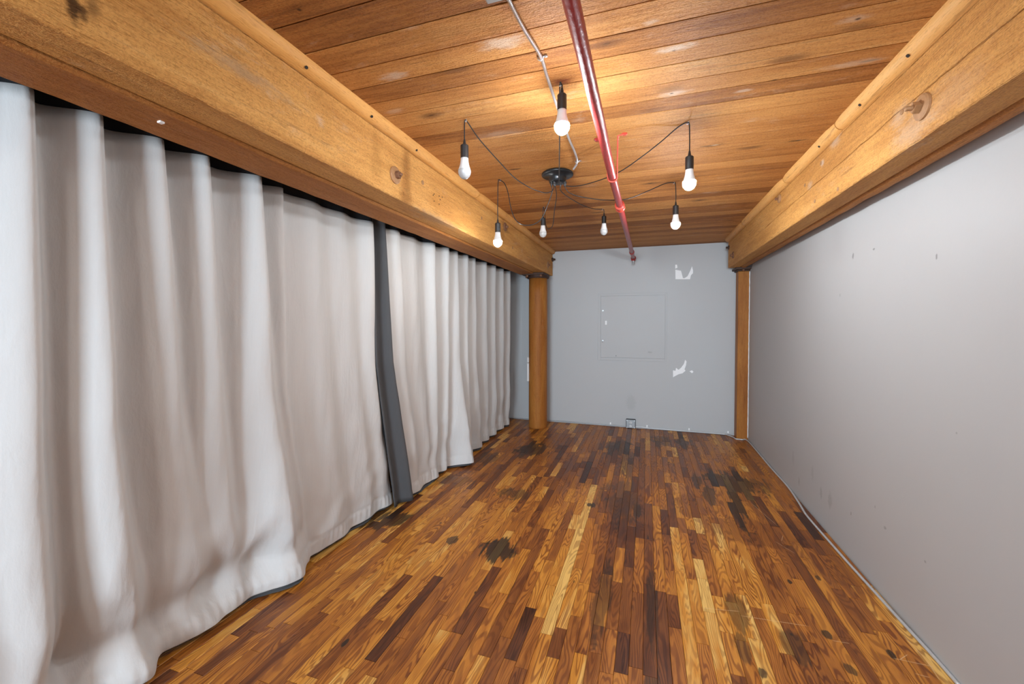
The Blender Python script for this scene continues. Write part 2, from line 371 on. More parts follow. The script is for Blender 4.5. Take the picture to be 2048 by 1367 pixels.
def cloth_mat(name, col, var, sheen=0.0):
    m = M(name, 0.85, 0.2); p = m.pos(); X, Y, Z = m.sep(p)
    weave = m.noise(m.comb(m.math('MULTIPLY', X, 300), m.math('MULTIPLY', Y, 300), m.math('MULTIPLY', Z, 900)), 1, 2)
    slub = m.noise(m.comb(m.math('MULTIPLY', Y, 160), m.math('MULTIPLY', Z, 6), 0.0), 1, 3)
    wr = m.noise(m.comb(m.math('MULTIPLY', X, 14), m.math('MULTIPLY', Y, 15), m.math('MULTIPLY', Z, 6)), 1, 4, 0.6, 0.2)
    f = m.math('ADD', m.math('MULTIPLY', weave, 0.5), m.math('MULTIPLY', slub, 0.5))
    m.set('Base Color', m.mix(f, tuple(c * (1 - var) for c in col), tuple(min(1, c * (1 + var)) for c in col)))
    rg_ = m.noise(m.comb(m.math('MULTIPLY', X, 9), m.math('MULTIPLY', Y, 12), m.math('MULTIPLY', Z, 1.9)), 1, 2.0, 0.5, 0.2)
    crease = m.mrange(m.math('ABSOLUTE', m.math('SUBTRACT', rg_, 0.5)), 0.0, 0.10, 0.13, 0.0)
    m.bump(m.math('ADD', m.math('MULTIPLY', weave, 0.05), m.math('ADD', crease, m.math('MULTIPLY', wr, 0.9))), 0.38, 0.012)
    return m.m
m_cloth = cloth_mat('curtain_cotton', (0.575, 0.572, 0.565), 0.06)
m_lining = cloth_mat('curtain_lining_grey', (0.082, 0.083, 0.087), 0.15)
m_header = cloth_mat('curtain_header_tape', (0.020, 0.021, 0.024), 0.15)
m_black = plain('black_plastic', (0.014, 0.014, 0.015), 0.38, 0.5).m
m_blackm = plain('black_metal', (0.018, 0.022, 0.026), 0.32, 0.5, 0.3).m
m_white = plain('white_plastic', (0.60, 0.60, 0.60), 0.35, 0.5, 0, 0.03).m
m_frost = plain('frosted_dome', (0.42, 0.42, 0.42), 0.22, 0.5, 0, 0.03).m
m_spackle = plain('spackle', (0.90, 0.90, 0.90), 0.8, 0.2, 0, 0.04, 40).m
m_steel = plain('galvanised_steel', (0.62, 0.63, 0.65), 0.28, 0.5, 0.85, 0.12, 60).m
m_zinc = plain('zinc_plate', (0.42, 0.43, 0.44), 0.42, 0.5, 0.6, 0.15, 40).m
m_cable = plain('cable_grey', (0.55, 0.56, 0.57), 0.35, 0.5, 0.3, 0.1, 60).m
m_plate = plain('outlet_plate', (0.30, 0.31, 0.32), 0.4, 0.5, 0.2, 0.12, 60).m
m_boxdark = plain('outlet_box_steel', (0.07, 0.075, 0.08), 0.5, 0.5, 0.3, 0.2, 60).m
m_rust = plain('rusted_iron', (0.20, 0.095, 0.050), 0.65, 0.4, 0.2, 0.4, 90).m
m_rustd = plain('dark_rusted_iron', (0.060, 0.030, 0.020), 0.6, 0.4, 0.2, 0.4, 90).m
m_stainiron = plain('stained_iron', (0.36, 0.19, 0.085), 0.55, 0.4, 0.1, 0.3, 70).m
def red_mat():
    m = M('red_pipe_paint', 0.32, 0.5); p = m.pos()
    n = m.noise(p, 26, 5, 0.65); n2 = m.noise(m.vmath('MULTIPLY', p, (150, 40, 150)), 1, 3)
    c = m.mix(n, (0.27, 0.020, 0.020), (0.38, 0.038, 0.034))
    chips = m.mrange(m.noise(m.vmath('MULTIPLY', p, (60, 22, 60)), 1, 4, 0.7), 0.70, 0.74, 0, 0.8)
    m.set('Base Color', m.mix(chips, c, (0.05, 0.012, 0.012)))
    m.bump(m.math('ADD', n2, m.math('MULTIPLY', n, 1.5)), 0.35, 0.003); return m.m
m_red = red_mat()
m_redb = plain('red_hanger_paint', (0.55, 0.060, 0.035), 0.35, 0.5, 0, 0.15, 60).m
def emit(name, col, s):
    m = M(name, 0.3); m.set('Base Color', (0.8, 0.8, 0.8)); m.set('Emission Color', col); m.set('Emission Strength', s); return m.m
m_lit = emit('lit_bulb_dome', (0.88, 0.95, 1.0), BULB)
m_dim = emit('dim_bulb_dome', (1.0, 0.97, 0.93), BULB * 0.45)
m_fillglow = emit('fill_glow', (1.0, 0.97, 0.93), 6.0)  # glowing face of the added fill lamp

# ================================================================== the setting
XR, YB, ZC, XW = 1.20, 5.87, 2.48, -2.75
YR = -6.5
# ---- floor
fl = tag(obj('floor', box(XW, XR + 0.05, YR, YB + 0.05, -0.12, -0.016), m_dark), 'worn strip floor of honey and dark brown oak boards with black stains', kind='structure')
BW = 0.0572
bias = [(1265, 1250, 75, 190, -.30), (1240, 1030, 60, 60, -.16), (1650, 1180, 95, 130, -.13), (1760, 1300, 90, 80, -.12), (1430, 1180, 65, 120, .20), (1150, 1150, 60, 120, .12),
        (1000, 1060, 120, 60, .10), (950, 900, 90, 40, -.12), (1180, 900, 90, 40, -.14), (700, 1150, 160, 70, .10), (620, 1290, 130, 60, -.05), (880, 1260, 120, 70, -.10), (1330, 900, 120, 30, -.06), (1600, 1050, 60, 40, -.08), (1560, 960, 60, 40, .05), (1440, 890, 60, 20, .03)]
special = [((1165, 1060), 1.08), ((1182, 1010), .95), ((1408, 1160), 1.06), ((1130, 1210), .82), ((1370, 1250), .86), ((1430, 1300), .85), ((990, 1060), .8), ((1010, 1020), .8), ((1540, 1240), .85)]
boards = []
row = 0; x = XR - 0.004
while x > XW + 0.06:
    x0, x1 = x - BW, x
    y = YR + R.uniform(0, 0.4); y0 = YR
    while y0 < YB - 0.01:
        y1 = min(YB - 0.003, y0 + (R.uniform(0.16, 0.62) if R.random() < .8 else R.uniform(0.6, 1.1)))
        if YB - y1 < 0.12: y1 = YB - 0.003
        boards.append([x0, x1, y0, y1]); y0 = y1
        if y1 >= YB - 0.01: break
    x -= BW; row += 1
def board_geo(x0, x1, y0, y1):
    g = 0.0005; c = 0.0011; z = R.uniform(-0.0004, 0.0003)
    x0 += g; x1 -= g; y0 += g; y1 -= g
    v = [(x0 + c, y0 + c, z), (x1 - c, y0 + c, z), (x1 - c, y1 - c, z), (x0 + c, y1 - c, z),
         (x0, y0, z - c), (x1, y0, z - c), (x1, y1, z - c), (x0, y1, z - c),
         (x0, y0, -0.0155), (x1, y0, -0.0155), (x1, y1, -0.0155), (x0, y1, -0.0155)]
    f = [(0, 1, 2, 3)]
    for k in range(4):
        k2 = (k + 1) % 4; f.append((k, k + 4, k2 + 4, k2)); f.append((k + 4, k + 8, k2 + 8, k2 + 4))
    f.append((11, 10, 9, 8)); return v, f
info = []
for bx0, bx1, by0, by1 in boards:
    pr = [proj((X, Y, 0)) for X, Y in ((bx0, by0), (bx1, by0), (bx1, by1), (bx0, by1))]
    c = proj(((bx0 + bx1) / 2, (by0 + by1) / 2, 0)); ar = 0
    if all(pr) and c and -50 < c[0] < 2090 and c[1] < 1420 and bx0 > -1.95:
        ar = abs(sum(pr[i][0] * pr[(i + 1) % 4][1] - pr[(i + 1) % 4][0] * pr[i][1] for i in range(4))) / 2
    tone = min(0.93, max(0.10, R.gauss(0.60, 0.17)))
    if c:
        for bx, by, rx, ry, k in bias: tone += k * math.exp(-((c[0] - bx) / rx) ** 2 - ((c[1] - by) / ry) ** 2)
    for (sx, sy), tv in special:
        s = onz(sx, sy, 0)
        if bx0 <= s.x <= bx1 and by0 <= s.y <= by1: tone = tv
    info.append((ar, tone))
order = sorted(range(len(boards)), key=lambda i: -info[i][0])
near = set(order[:300]); rest = []; rest_rnd = []
for i, q in enumerate(boards):
    vf = board_geo(*q); rn = (info[i][1], R.random(), R.random())
    if i in near: obj('floor_board', vf, m_floor, fl, rnd=rn)
    else:
        rest.append(vf); rest_rnd += [rn] * len(vf[0])
o = obj('floor_boards', join(*rest), m_floor, fl, rnd=rest_rnd); o['kind'] = 'stuff'
# ---- ceiling: planks run across the room
ce = tag(obj('ceiling', box(XW, XR + 0.1, YR, YB + 0.1, ZC + 0.030, ZC + 0.16), m_dark), 'plank ceiling of reddish brown sawn boards laid across the room', kind='structure')
edges = [1.128, 1.268, 1.405, 1.530, 1.648, 1.775, 1.902, 2.025, 2.147, 2.278, 2.405, 2.535]
while edges[-1] < YB - 0.08: edges.append(edges[-1] + R.uniform(0.120, 0.138))
edges[-1] = YB
while edges[0] > YR + 0.14: edges.insert(0, edges[0] - R.uniform(0.125, 0.138))
edges[0] = YR
tones = {1.128: .34, 1.268: .52, 1.405: .66, 1.530: .48, 1.648: .64, 1.775: .70, 1.902: .60, 2.025: .34, 2.147: .74, 2.278: .66, 2.405: .62, 2.535: .55}
for y0, y1 in zip(edges, edges[1:]):
    t = tones.get(y0, min(.8, max(.3, R.gauss(.55, .13))))
    if y0 < 1.12: t = R.uniform(.25, .42)
    t += R.uniform(-.08, .08); dz = R.uniform(-0.0005, 0.0005); g = R.choice((0.0010, 0.0014, 0.0022)); g = 0.0028 if y0 in (1.128, 1.405, 1.648, 1.902) else g; c = 0.0010
    rings = []
    for k in range(14):
        X = XW + 1.2 + (XR - XW - 1.2) * k / 13
        ja, jb = nz(X * 5, y0 * 9) * 0.0012, nz(X * 5, y1 * 9) * 0.0012
        rings.append([(X, y0 + g + ja, ZC + 0.03), (X, y0 + g + ja, ZC + c + dz), (X, y0 + g + c + ja, ZC + dz), (X, y1 - g - c + jb, ZC + dz), (X, y1 - g + jb, ZC + c + dz), (X, y1 - g + jb, ZC + 0.03)])
    obj('plank', loft(rings), m_ceil, ce, rnd=(t, R.random(), R.random()))
# ---- walls
wb = tag(obj('wall_back', box(XW, XR + 0.1, YB, YB + 0.12, -0.02, ZC + 0.03), m_wall_b), 'light grey painted end wall with an access panel and white filler patches', kind='structure')
wr = tag(obj('wall_right', box(XR, XR + 0.12, YR, YB, -0.02, ZC + 0.03), m_wall_r), 'long light grey painted wall on the right below the timber beam', kind='structure')
wl = tag(obj('wall_left', box(XW - 0.12, XW, YR, YB, -0.02, ZC + 0.03), m_wall), 'grey wall hidden behind the curtains', kind='structure')
wx0, wx1, wz0, wz1 = -1.6, 0.7, 0.67, 2.17
tag(obj('wall_rear', join(box(XW - .12, wx0, YR - .12, YR, -.02, ZC + .03), box(wx1, XR + .12, YR - .12, YR, -.02, ZC + .03),
        box(wx0, wx1, YR - .12, YR, -.02, wz0), box(wx0, wx1, YR - .12, YR, wz1, ZC + .03)), m_wall), 'grey wall behind the viewer with a window opening', kind='structure')
wn_ = empty('window_1', ((wx0 + wx1) / 2, YR - 0.06, wz0)); tag(wn_, 'window letting daylight in behind the viewer', kind='structure')
obj('window_frame', join(box(wx0, wx0 + .05, YR - .1, YR - .04, wz0, wz1), box(wx1 - .05, wx1, YR - .1, YR - .04, wz0, wz1), box(wx0 + .05, wx1 - .05, YR - .1, YR - .04, wz0, wz0 + .05),
    box(wx0 + .05, wx1 - .05, YR - .1, YR - .04, wz1 - .05, wz1), box(-.475, -.425, YR - .1, YR - .04, wz0 + .05, wz1 - .05)), m_white, wn_)
# white filler patches on the end wall (thin, slightly proud)
def patch(pts, name, parent, m=None, t=0.0012):
    P = [ony(x, y, YB) for x, y in pts]; n = len(P)
    v = [(p.x, YB - t, p.z) for p in P] + [(p.x, YB + 0.001, p.z) for p in P]
    f = [tuple(range(n))] + [(k, (k + 1) % n, n + (k + 1) % n, n + k) for k in range(n)]
    return obj(name, (v, f), m or m_spackle, parent)
patch([(1350.5, 539), (1362, 541), (1366, 556), (1369, 556), (1375, 552), (1380, 542), (1384, 532), (1386, 540), (1386, 546), (1382, 550), (1380, 558), (1351, 558)], 'filler_patch', wb)
patch([(1350.5, 529), (1354, 529), (1355, 535), (1350.5, 537)], 'filler_patch', wb)
patch([(1346, 740), (1351, 741), (1352, 735), (1357, 739), (1362, 735), (1368, 727), (1370, 719), (1373, 722), (1372, 730), (1369, 738), (1371, 741), (1365, 746), (1357, 748), (1346, 754)], 'filler_patch', wb)
patch([(1379, 742), (1384, 740), (1387, 743), (1384, 746)], 'filler_patch', wb)

# ================================================================== timber beams
def beam_rings(x_front, x_back, z0, z1, y0, y1, side, crack=None, seed=0, rough=0.004):
    # side = +1: face looks to -X (right beam), -1: face looks to +X (left beam)
    rings = []; n = int((y1 - y0) / 0.035)
    for i in range(n + 1):
        Y = y0 + (y1 - y0) * i / n
        j1 = nz(Y * 7, seed) * rough + nz(Y * 30, seed + 3) * rough * 0.4; j2 = nz(Y * 7, seed + 9) * rough
        ch = 0.004 + 0.003 * nz(Y * 9, seed + 5)
        s = side
        r = [(x_back, Y, z0), (x_front + s * (ch + 0.001), Y, z0 + j1 * .3), (x_front, Y, z0 + ch + abs(j1))]
        for zc, w in (crack(Y) if crack else ()):
            r += [(x_front, Y, zc - w / 2), (x_front + s * 0.016, Y, zc), (x_front, Y, zc + w / 2)]
        r += [(x_front, Y, z1), (x_back, Y, z1)]
        if s < 0: r = r[::-1]
        rings.append(r)
    return rings
def washer_bolt(parent, x, y, z, side, rw, label, nut_r=0.020, stud=0.03, mats=None, square=False):
    # side: direction the bolt points along X
    m1, m2 = mats or (m_stainiron, m_rust)
    b = obj('bolt', lathe([(0.009, -0.01), (0.009, stud), (0.007, stud + 0.004)], (x, y, z), (side, 0, 0), 12), m2, parent, True); b['label'] = label
    obj('washer', lathe([(rw, -0.006), (rw, 0.007), (rw - 0.006, 0.011), (rw * 0.55, 0.013)], (x, y, z), (side, 0, 0), 36), m1, b)
    obj('nut', lathe([(nut_r, 0.012), (nut_r, 0.030), (nut_r * 0.9, 0.033)], (x, y, z), (side, 0.0, 0), 4 if square else 6), m2, b)
    return b
# left pair of timbers
XLF, XLG, XLB, ZB = -1.302, -1.447, -1.665, 2.130
YE = 5.855
bl = empty('timber_beam', (-1.48, 3.0, ZB)); tag(bl, 'pair of bolted heavy timbers running above the curtains on the left', 'beam')
obj('front_timber', loft(beam_rings(XLF, XLG, ZB, ZC, YR + .01, YE, -1, lambda Y: [(ZC - .0495, .0042 + .002 * nz(Y * 4))], 1)), m_beam, bl)
rg = []
for i in range(150):
    Y = YR + .01 + (5.62 - YR) * i / 149; j = nz(Y * 5, 4.4) * .004
    rg.append([(XLG - .008, Y, 2.30), (XLG - .008, Y, 2.128 + j), (XLG - .018, Y, 2.117 + j), (XLG - .14, Y, 2.112 + j), (XLB + .012, Y, 2.112 + j * .5 + nz(Y * 9, 7) * .003), (XLB, Y, 2.123 + j), (XLB, Y, ZC), (XLG - .008, Y, ZC)])
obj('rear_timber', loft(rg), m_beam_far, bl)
washer_bolt(bl, XLF, 1.927, 2.249, 1, 0.046, 'rusty bolt with round washer', 0.021, 0.042)
washer_bolt(bl, XLF, 3.743, 2.372, 1, 0.040, 'flush dark round washer', 0.012, 0.012, (m_rust, m_rust))
washer_bolt(bl, XLF, 5.53, 2.245, 1, 0.048, 'bolt at the beam end', 0.020, 0.03)
b = obj('end_bolt', lathe([(0.028, 0), (0.028, 0.02), (0.014, 0.022), (0.014, 0.05)], (XLF, 5.80, 2.36), (1, 0, 0), 8), m_rustd, bl)
def small_disc(parent, x, y, z, side, r, name, m): return obj(name, lathe([(r, -0.003), (r, 0.002), (r * .6, 0.0035)], (x, y, z), (side, 0, 0), 14), m, parent)
for px, py in ((845, 365), (963, 436), (1025, 495)): q = onx(px, py, XLF); small_disc(bl, XLF, q.y, q.z, 1, 0.014, 'screw_plug', m_stainiron)
for px, py in ((868, 388), (878, 392), (884, 394), (868, 402), (878, 408), (866, 390), (880, 399)): q = onx(px, py, XLF); small_disc(bl, XLF, q.y, q.z, 1, 0.0035, 'nail_hole', m_dark)
q = onz(322, 244, 2.112); obj('paint_chip', box(q.x - .010, q.x + .006, q.y - .006, q.y + .008, q.z - .0035, q.z + .004, .0008), m_spackle, bl)
# right pair
XF2 = 0.955
br = empty('timber_beam', (1.08, 3.0, ZB)); tag(br, 'pair of bolted heavy timbers with a long crack above the right wall', 'beam')
def crack(Y):
    return [(2.292 - 0.014 * max(0, Y - 2.0) - 0.010 * max(0, Y - 3.4) + 0.006 * nz(Y * 6, 2.2) + .003 * nz(Y * 22, 5), max(0.0012, 0.0100 - 0.0018 * Y + 0.005 * nz(Y * 5, 8.1))), (ZC - .0495, .0035 + .002 * nz(Y * 4))]
obj('front_timber', loft(beam_rings(XF2, 1.072, ZB - .004, ZC, YR + .01, 5.66, 1, crack, 21)), m_beam, br)
rg = []
for i in range(170):
    Y = YR + .01 + (5.66 - YR) * i / 169; j = nz(Y * 6, 14.4) * .004 + nz(Y * 25, 3.3) * .0022
    rg.append([(1.080, Y, ZC), (XR, Y, ZC), (XR, Y, 2.164 + j), (1.180, Y, 2.148 + j), (1.150, Y, 2.128 + j), (1.118, Y, 2.116 + j * .7), (1.096, Y, 2.119 + j * .5), (1.083, Y, 2.132), (1.080, Y, 2.15)])
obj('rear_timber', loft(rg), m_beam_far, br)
washer_bolt(br, XF2, 1.905, 2.238, -1, 0.046, 'large stained bolt with round washer', 0.022, 0.050, (m_stainiron, m_stainiron), True)
q = onx(1560, 397, XF2); washer_bolt(br, XF2, q.y, q.z, -1, 0.032, 'thin round washer tilted in the beam face', 0.010, 0.012, (m_stainiron, m_rust))
washer_bolt(br, XF2, 5.34, 2.236, -1, 0.040, 'bolt at the beam end', 0.018, 0.02, (m_rust, m_rust))
obj('end_bolt', lathe([(0.026, 0), (0.026, 0.02), (0.013, 0.022), (0.013, 0.045)], (XF2 + .01, 5.61, 2.37), (-1, 0, 0), 8), m_rustd, br)
for px, py in ((1804, 224), (1610, 370), (1642, 326), (1630, 402), (1676, 378)): q = onx(px, py, XF2); small_disc(br, XF2, q.y, q.z, -1, 0.011, 'screw_plug', m_stainiron)
# quarter-round mouldings where beams meet the ceiling
def moulding(tr, xw, s, spans, r=0.047):
    for y0, y1, t in spans:
        rings = []; n = max(4, int((y1 - y0) / .08))
        for i in range(n + 1):
            Y = y0 + (y1 - y0) * i / n; e = 1 + .05 * nz(Y * 3, s * 4 + 9) - (.18 if i in (0, n) else 0)
            ring = [(xw, Y, ZC)]
            for k in range(9):
                a = math.pi / 2 * k / 8; ring.append((xw + s * r * e * math.cos(a), Y, ZC - r * e * math.sin(a)))
            rings.append(ring if s < 0 else ring[::-1])
        ms = obj('moulding', loft(rings), m_mould, tr, rnd=(t, R.random(), R.random()))
        for pz in pins:
            if y0 < pz[0] < y1 and pz[1] == s:
                obj('nail_head', lathe([(.0065, 0), (.0065, .003)], (xw + s * r * .72, pz[0], ZC - r * .72), (s, 0, -1), 10), m_dark, ms)
pins = [(onx(611, 134, XLF + .03).y, 1), (onx(742, 231, XLF + .03).y, 1), (onx(832, 298, XLF + .03).y, 1), (onx(1819, 103, XF2 - .03).y, -1), (onx(1722, 204, XF2 - .03).y, -1), (onx(1640, 290, XF2 - .03).y, -1)]
t1 = empty('trim_1', (XLF, 3, ZC)); tag(t1, 'rounded wooden moulding between the left beam and the ceiling', kind='structure')
moulding(t1, XLF, 1, ((YR + .01, 3.02, .55), (3.03, 5.0, .42), (5.01, 5.855, .32)))
t2 = empty('trim_2', (XF2, 3, ZC)); tag(t2, 'rounded wooden moulding between the right beam and the ceiling', kind='structure')
yj = onx(1673, 268, XF2 - .03).y
moulding(t2, XF2, -1, ((YR + .01, yj, .68), (yj + .008, 3.4, .62), (3.408, 4.75, .60), (4.76, 5.66, .36)))

# ================================================================== columns
cx, cy, cr_ = -1.430, 5.515, 0.128
lc = empty('wooden_column', (cx, cy, 0)); tag(lc, 'round varnished wooden column standing at the end of the curtains', 'column')
pr_ = [(cr_ * .99, 0.0), (cr_ * 1.0, 0.01)] + [(cr_ * (1 + .004 * math.sin(k)), .06 + k * .2) for k in range(10)] + [(cr_ * .985, 2.062)]
obj('shaft', lathe(pr_, (cx, cy, 0), (0, 0, 1), 40), m_col, lc, True)
ic = obj('iron_cap', join(lathe([(.118, 2.056), (.150, 2.060), (.155, 2.075), (.140, 2.082), (.140, 2.100)], (cx, cy, 0), (0, 0, 1), 32), box(cx - .19, cx + .115, cy - .155, cy + .2, 2.098, 2.1295, .004)), m_rustd, lc); ic['label'] = 'dark iron cap plate'
for dx, dy in ((.07, -.13), (-.12, -.13), (-.17, .02)): obj('cap_bolt', lathe([(.017, 2.074), (.017, 2.098)], (cx + dx, cy + dy, 0), (0, 0, 1), 6), m_rust, ic)
rc = empty('wooden_column', (1.137, 5.755, 0)); tag(rc, 'square wooden post set into the right wall beside the end wall', 'column')
obj('shaft', box(1.074, XR - .001, 5.69, 5.83, 0, 2.085, .004), m_col, rc)
ic = obj('iron_cap', join(box(1.055, XR - .001, 5.665, 5.84, 2.084, 2.1, .004), box(1.03, XR - .001, 5.60, 5.845, 2.1, 2.126, .004)), m_rustd, rc); ic['label'] = 'dark iron cap plate'
obj('cap_bolt', lathe([(.014, 0), (.014, .03), (.009, .034)], (1.12, 5.665, 2.094), (0, -1, 0), 6), m_rust, ic)
# caulk line beside the post
cp = [(XR - .004 + .002 * nz(k * .9), 5.686, .03 + 2.05 * k / 60) for k in range(61)]
obj('caulk_bead', tube(cp, [.0045 + .0025 * nz(k * .7, 3) for k in range(61)], 6), m_spackle, wr, True)
# slim white fitting on the round column
qa = math.radians(200)
fx = empty('column_switch', (cx - .117, cy - .066, .86)); tag(fx, 'slim white plastic fitting on the left edge of the round column', 'fitting')
obj('cover', box(cx - .139, cx - .108, cy - .085, cy - .030, .640, .895, .005), m_white, fx)
obj('end_cap', box(cx - .137, cx - .110, cy - .083, cy - .032, .899, .975, .006), m_white, fx)

# ================================================================== curtains
HEM, TOP = 0.032, 2.146
def bumpf(u):   # cosine hump, |u|<1
    return 0.0 if abs(u) >= 1 else 0.5 + 0.5 * math.cos(math.pi * u)
def steep(Y): return max(.25, min(1.0, 1.6 - Y * .35))
def lin(t, a, b, c):  # t: 0 bottom .5 mid 1 top
    return a + (b - a) * t * 2 if t < .5 else b + (c - b) * (t - .5) * 2
def make_curtain(name, label, ys, crests, xb, seed, nY, dark_edge=None):
    """ys: (bottom, mid, top) start and end Y; crests: (Yb, Ym, Yt, Ab, Am, At, wb, wt)"""
    root = empty(name, (-1.83, (ys[0][1] + ys[1][1]) / 2, HEM)); tag(root, label, 'curtain', 'curtains along the left side')
    NZ = 74
    def disp(Y, t, z):
        base = lin(t, xb[0], xb[1], xb[2]) - (.07 * (1 - t) ** 2 * min(1, max(0, (1.7 - Y) / .6)) if seed == 1 else 0); d = 0.0
        for cb, cm, ct, ab, am, at, w0, w1 in crests:
            c = lin(t, cb, cm, ct); a = lin(t, ab, am, at); w = w0 + (w1 - w0) * t
            u = (Y - c) / w
            h = bumpf(u * (1.0 if u < 0 else 1.0 + .75 * steep(Y))); d = d + a * h * (1 - 0.35 * min(1, d / .06))
        low = max(0.0, 1 - t * 2.2)
        d += 0.020 * low * nz(Y * 4.2, z * 3.1, seed) + 0.011 * nz(Y * 6, z * 1.1, seed + 4) + 0.004 * nz(Y * 17, z * 2.6, seed + 8)
        d += 0.012 * low * nz(Y * 11, z * 9, seed + 2) * (1 if z > .1 else .5)
        # cloth slumps just above the hem where it is a little too long
        sl = max(0.0, min(1.0, (1.95 - Y) / .25)) if seed == 1 else .15
        zs = z - .03 * nz(Y * 5, 2.2)
        d += sl * (.75 + .6 * nz(Y * 3.3, seed + 1)) * (.030 * math.exp(-((zs - .06) / .07) ** 2) - .034 * math.exp(-((zs - .215) / .07) ** 2) + .018 * math.exp(-((zs - .40) / .11) ** 2))
        # pinched folds drawn in just above the hem
        for py, pz, pa, pw, ph in dents.get(seed, ()):
            uu = (Y - py) / pw; vv = (z - pz) / ph
            if abs(uu) < 1 and -0.35 < vv < 1:
                q = 1 - max(0, vv); k = bumpf(uu / (.35 + .65 * q)) * (q * q * (3 - 2 * q) if vv >= 0 else (1 + vv / .35))
                d -= pa * k
        if z < .13: d += 0.0035 * math.sin(Y * 150 + 3 * nz(Y * 9)) * (z - HEM) / .1 * max(0, (0.13 - z) / .05)
        return base + d
    def sheet(y_off, x_off, z0, z1, ny, nzz):
        v = []; f = []
        for j in range(nzz + 1):
            z = z0 + (z1 - z0) * (j / nzz) ** (1.5 if z1 - z0 > 1 else 1.0)
            t = min(1, max(0, (z - HEM) / (TOP - HEM)))
            a, b = lin(t, *[q for q in ys[0]]), lin(t, *[q for q in ys[1]])
            for i in range(ny + 1):
                Y = a + (b - a) * i / ny
                zz = z
                if j == 0: zz += .006 * nz(Y * 6, seed)
                peek = .06 * max(0, nz(Y * 2.7, seed + 6)) if (j == 0 and z0 < .02) else 0
                # hem stitch crease
                xx = disp(Y, t, z) + x_off + peek
                if z0 == HEM and abs(z - .125) < .009: xx -= .005
                v.append((xx, Y + y_off, zz))
        for j in range(nzz):
            for i in range(ny):
                k = j * (ny + 1) + i; f.append((k, k + 1, k + ny + 2, k + ny + 1))
        return v, f
    fr = obj('front_cloth', sheet(0, 0, HEM, TOP, nY, NZ), m_cloth, root, True)
    sm = fr.modifiers.new('thick', 'SOLIDIFY'); sm.thickness = .0015; sm.offset = -1
    ln = obj('lining', sheet(0.006, -0.026, 0.008, TOP - .02, nY // 2, 40), m_lining, root, True); ln['label'] = 'dark grey lining showing below the hem'
    hd = obj('header_tape', sheet(0.004, -0.012, TOP - .03, 2.30, nY, 6), m_header, root, True); hd['label'] = 'black header tape above the cloth'
    return root, disp
dents = {1: [(1.02, .22, .05, .16, .42), (1.40, .15, .065, .16, .34), (1.63, .18, .075, .13, .30), (.86, .24, .05, .12, .4)], 2: [(3.70, .12, .03, .10, .5)]}
crests1 = [(.28, .26, .25, .06, .07, .08, .16, .11), (.56, .50, .48, .06, .07, .085, .16, .11), (.80, .735, .72, .08, .115, .110, .17, .11),
           (1.070, .915, .885, .110, .130, .115, .20, .12), (1.33, 1.15, 1.075, .020, .085, .110, .20, .12), (1.48, 1.34, 1.245, .015, .070, .105, .18, .12),
           (1.775, 1.575, 1.49, .105, .095, .105, .22, .14), (1.90, 1.70, 1.655, .030, .050, .060, .11, .09), (2.20, 2.00, 1.90, .03, .025, .025, .25, .2),
           (2.50, 2.28, 2.15, .03, .03, .025, .22, .18), (2.72, 2.46, 2.40, .04, .045, .05, .16, .12)]
make_curtain('curtain', 'wide light grey curtain panel nearest the viewer, with deep folds', ((-.5, -.5, -.5), (2.76, 2.50, 2.45)), crests1, (-1.930, -1.880, -1.852), 1, 560)
crests2 = [(3.02, 2.78, 2.70, .06, .05, .05, .22, .16), (3.24, 3.06, 2.95, .05, .03, .03, .2, .2), (3.35, 3.30, 3.22, .06, .06, .07, .12, .10), (3.52, 3.52, 3.46, .05, .07, .085, .10, .10), (3.80, 3.70, 3.66, .21, .09, .085, .22, .11), (3.98, 3.90, 3.90, .12, .085, .085, .12, .11),
           (4.30, 4.14, 4.10, .10, .08, .085, .2, .12), (4.62, 4.50, 4.42, .06, .07, .085, .18, .13), (4.86, 4.78, 4.72, .06, .075, .085, .17, .13), (5.16, 5.08, 5.02, .06, .07, .085, .16, .13), (5.40, 5.35, 5.30, .06, .07, .08, .13, .12)]
make_curtain('curtain', 'narrower light grey curtain panel next to the round column', ((2.84, 2.60, 2.53), (5.52, 5.46, 5.42)), crests2, (-1.875, -1.85, -1.842), 2, 560)
# dark grey panel edge hanging in the opening between the two panels
root = empty('curtain', (-1.83, 2.66, .02)); tag(root, 'narrow dark grey curtain edge hanging between the two light panels', 'curtain', 'curtains along the left side')
v = []; f = []; NY, NZ2 = 40, 50
for j in range(NZ2 + 1):
    t = j / NZ2; z = .02 + (2.29 - .02) * t
    a, b = lin(t, 2.70, 2.46, 2.41), lin(t, 2.875, 2.62, 2.545)
    for i in range(NY + 1):
        s = i / NY; Y = a + (b - a) * s
        xx = lin(t, -1.845, -1.835, -1.83) + (lin(t, .022, .028, .03)) * math.sin(s * 7.5 + 1.2) - .02 * (1 - s) + (.05 * (1 - t) * s) + .004 * nz(Y * 20, z * 2)
        if abs(z - .11) < .012: xx -= .003
        v.append((xx, Y, z))
for j in range(NZ2):
    for i in range(NY): k = j * (NY + 1) + i; f.append((k, k + 1, k + NY + 2, k + NY + 1))
e = obj('dark_cloth', (v, f), m_lining, root, True); sm = e.modifiers.new('thick', 'SOLIDIFY'); sm.thickness = .002

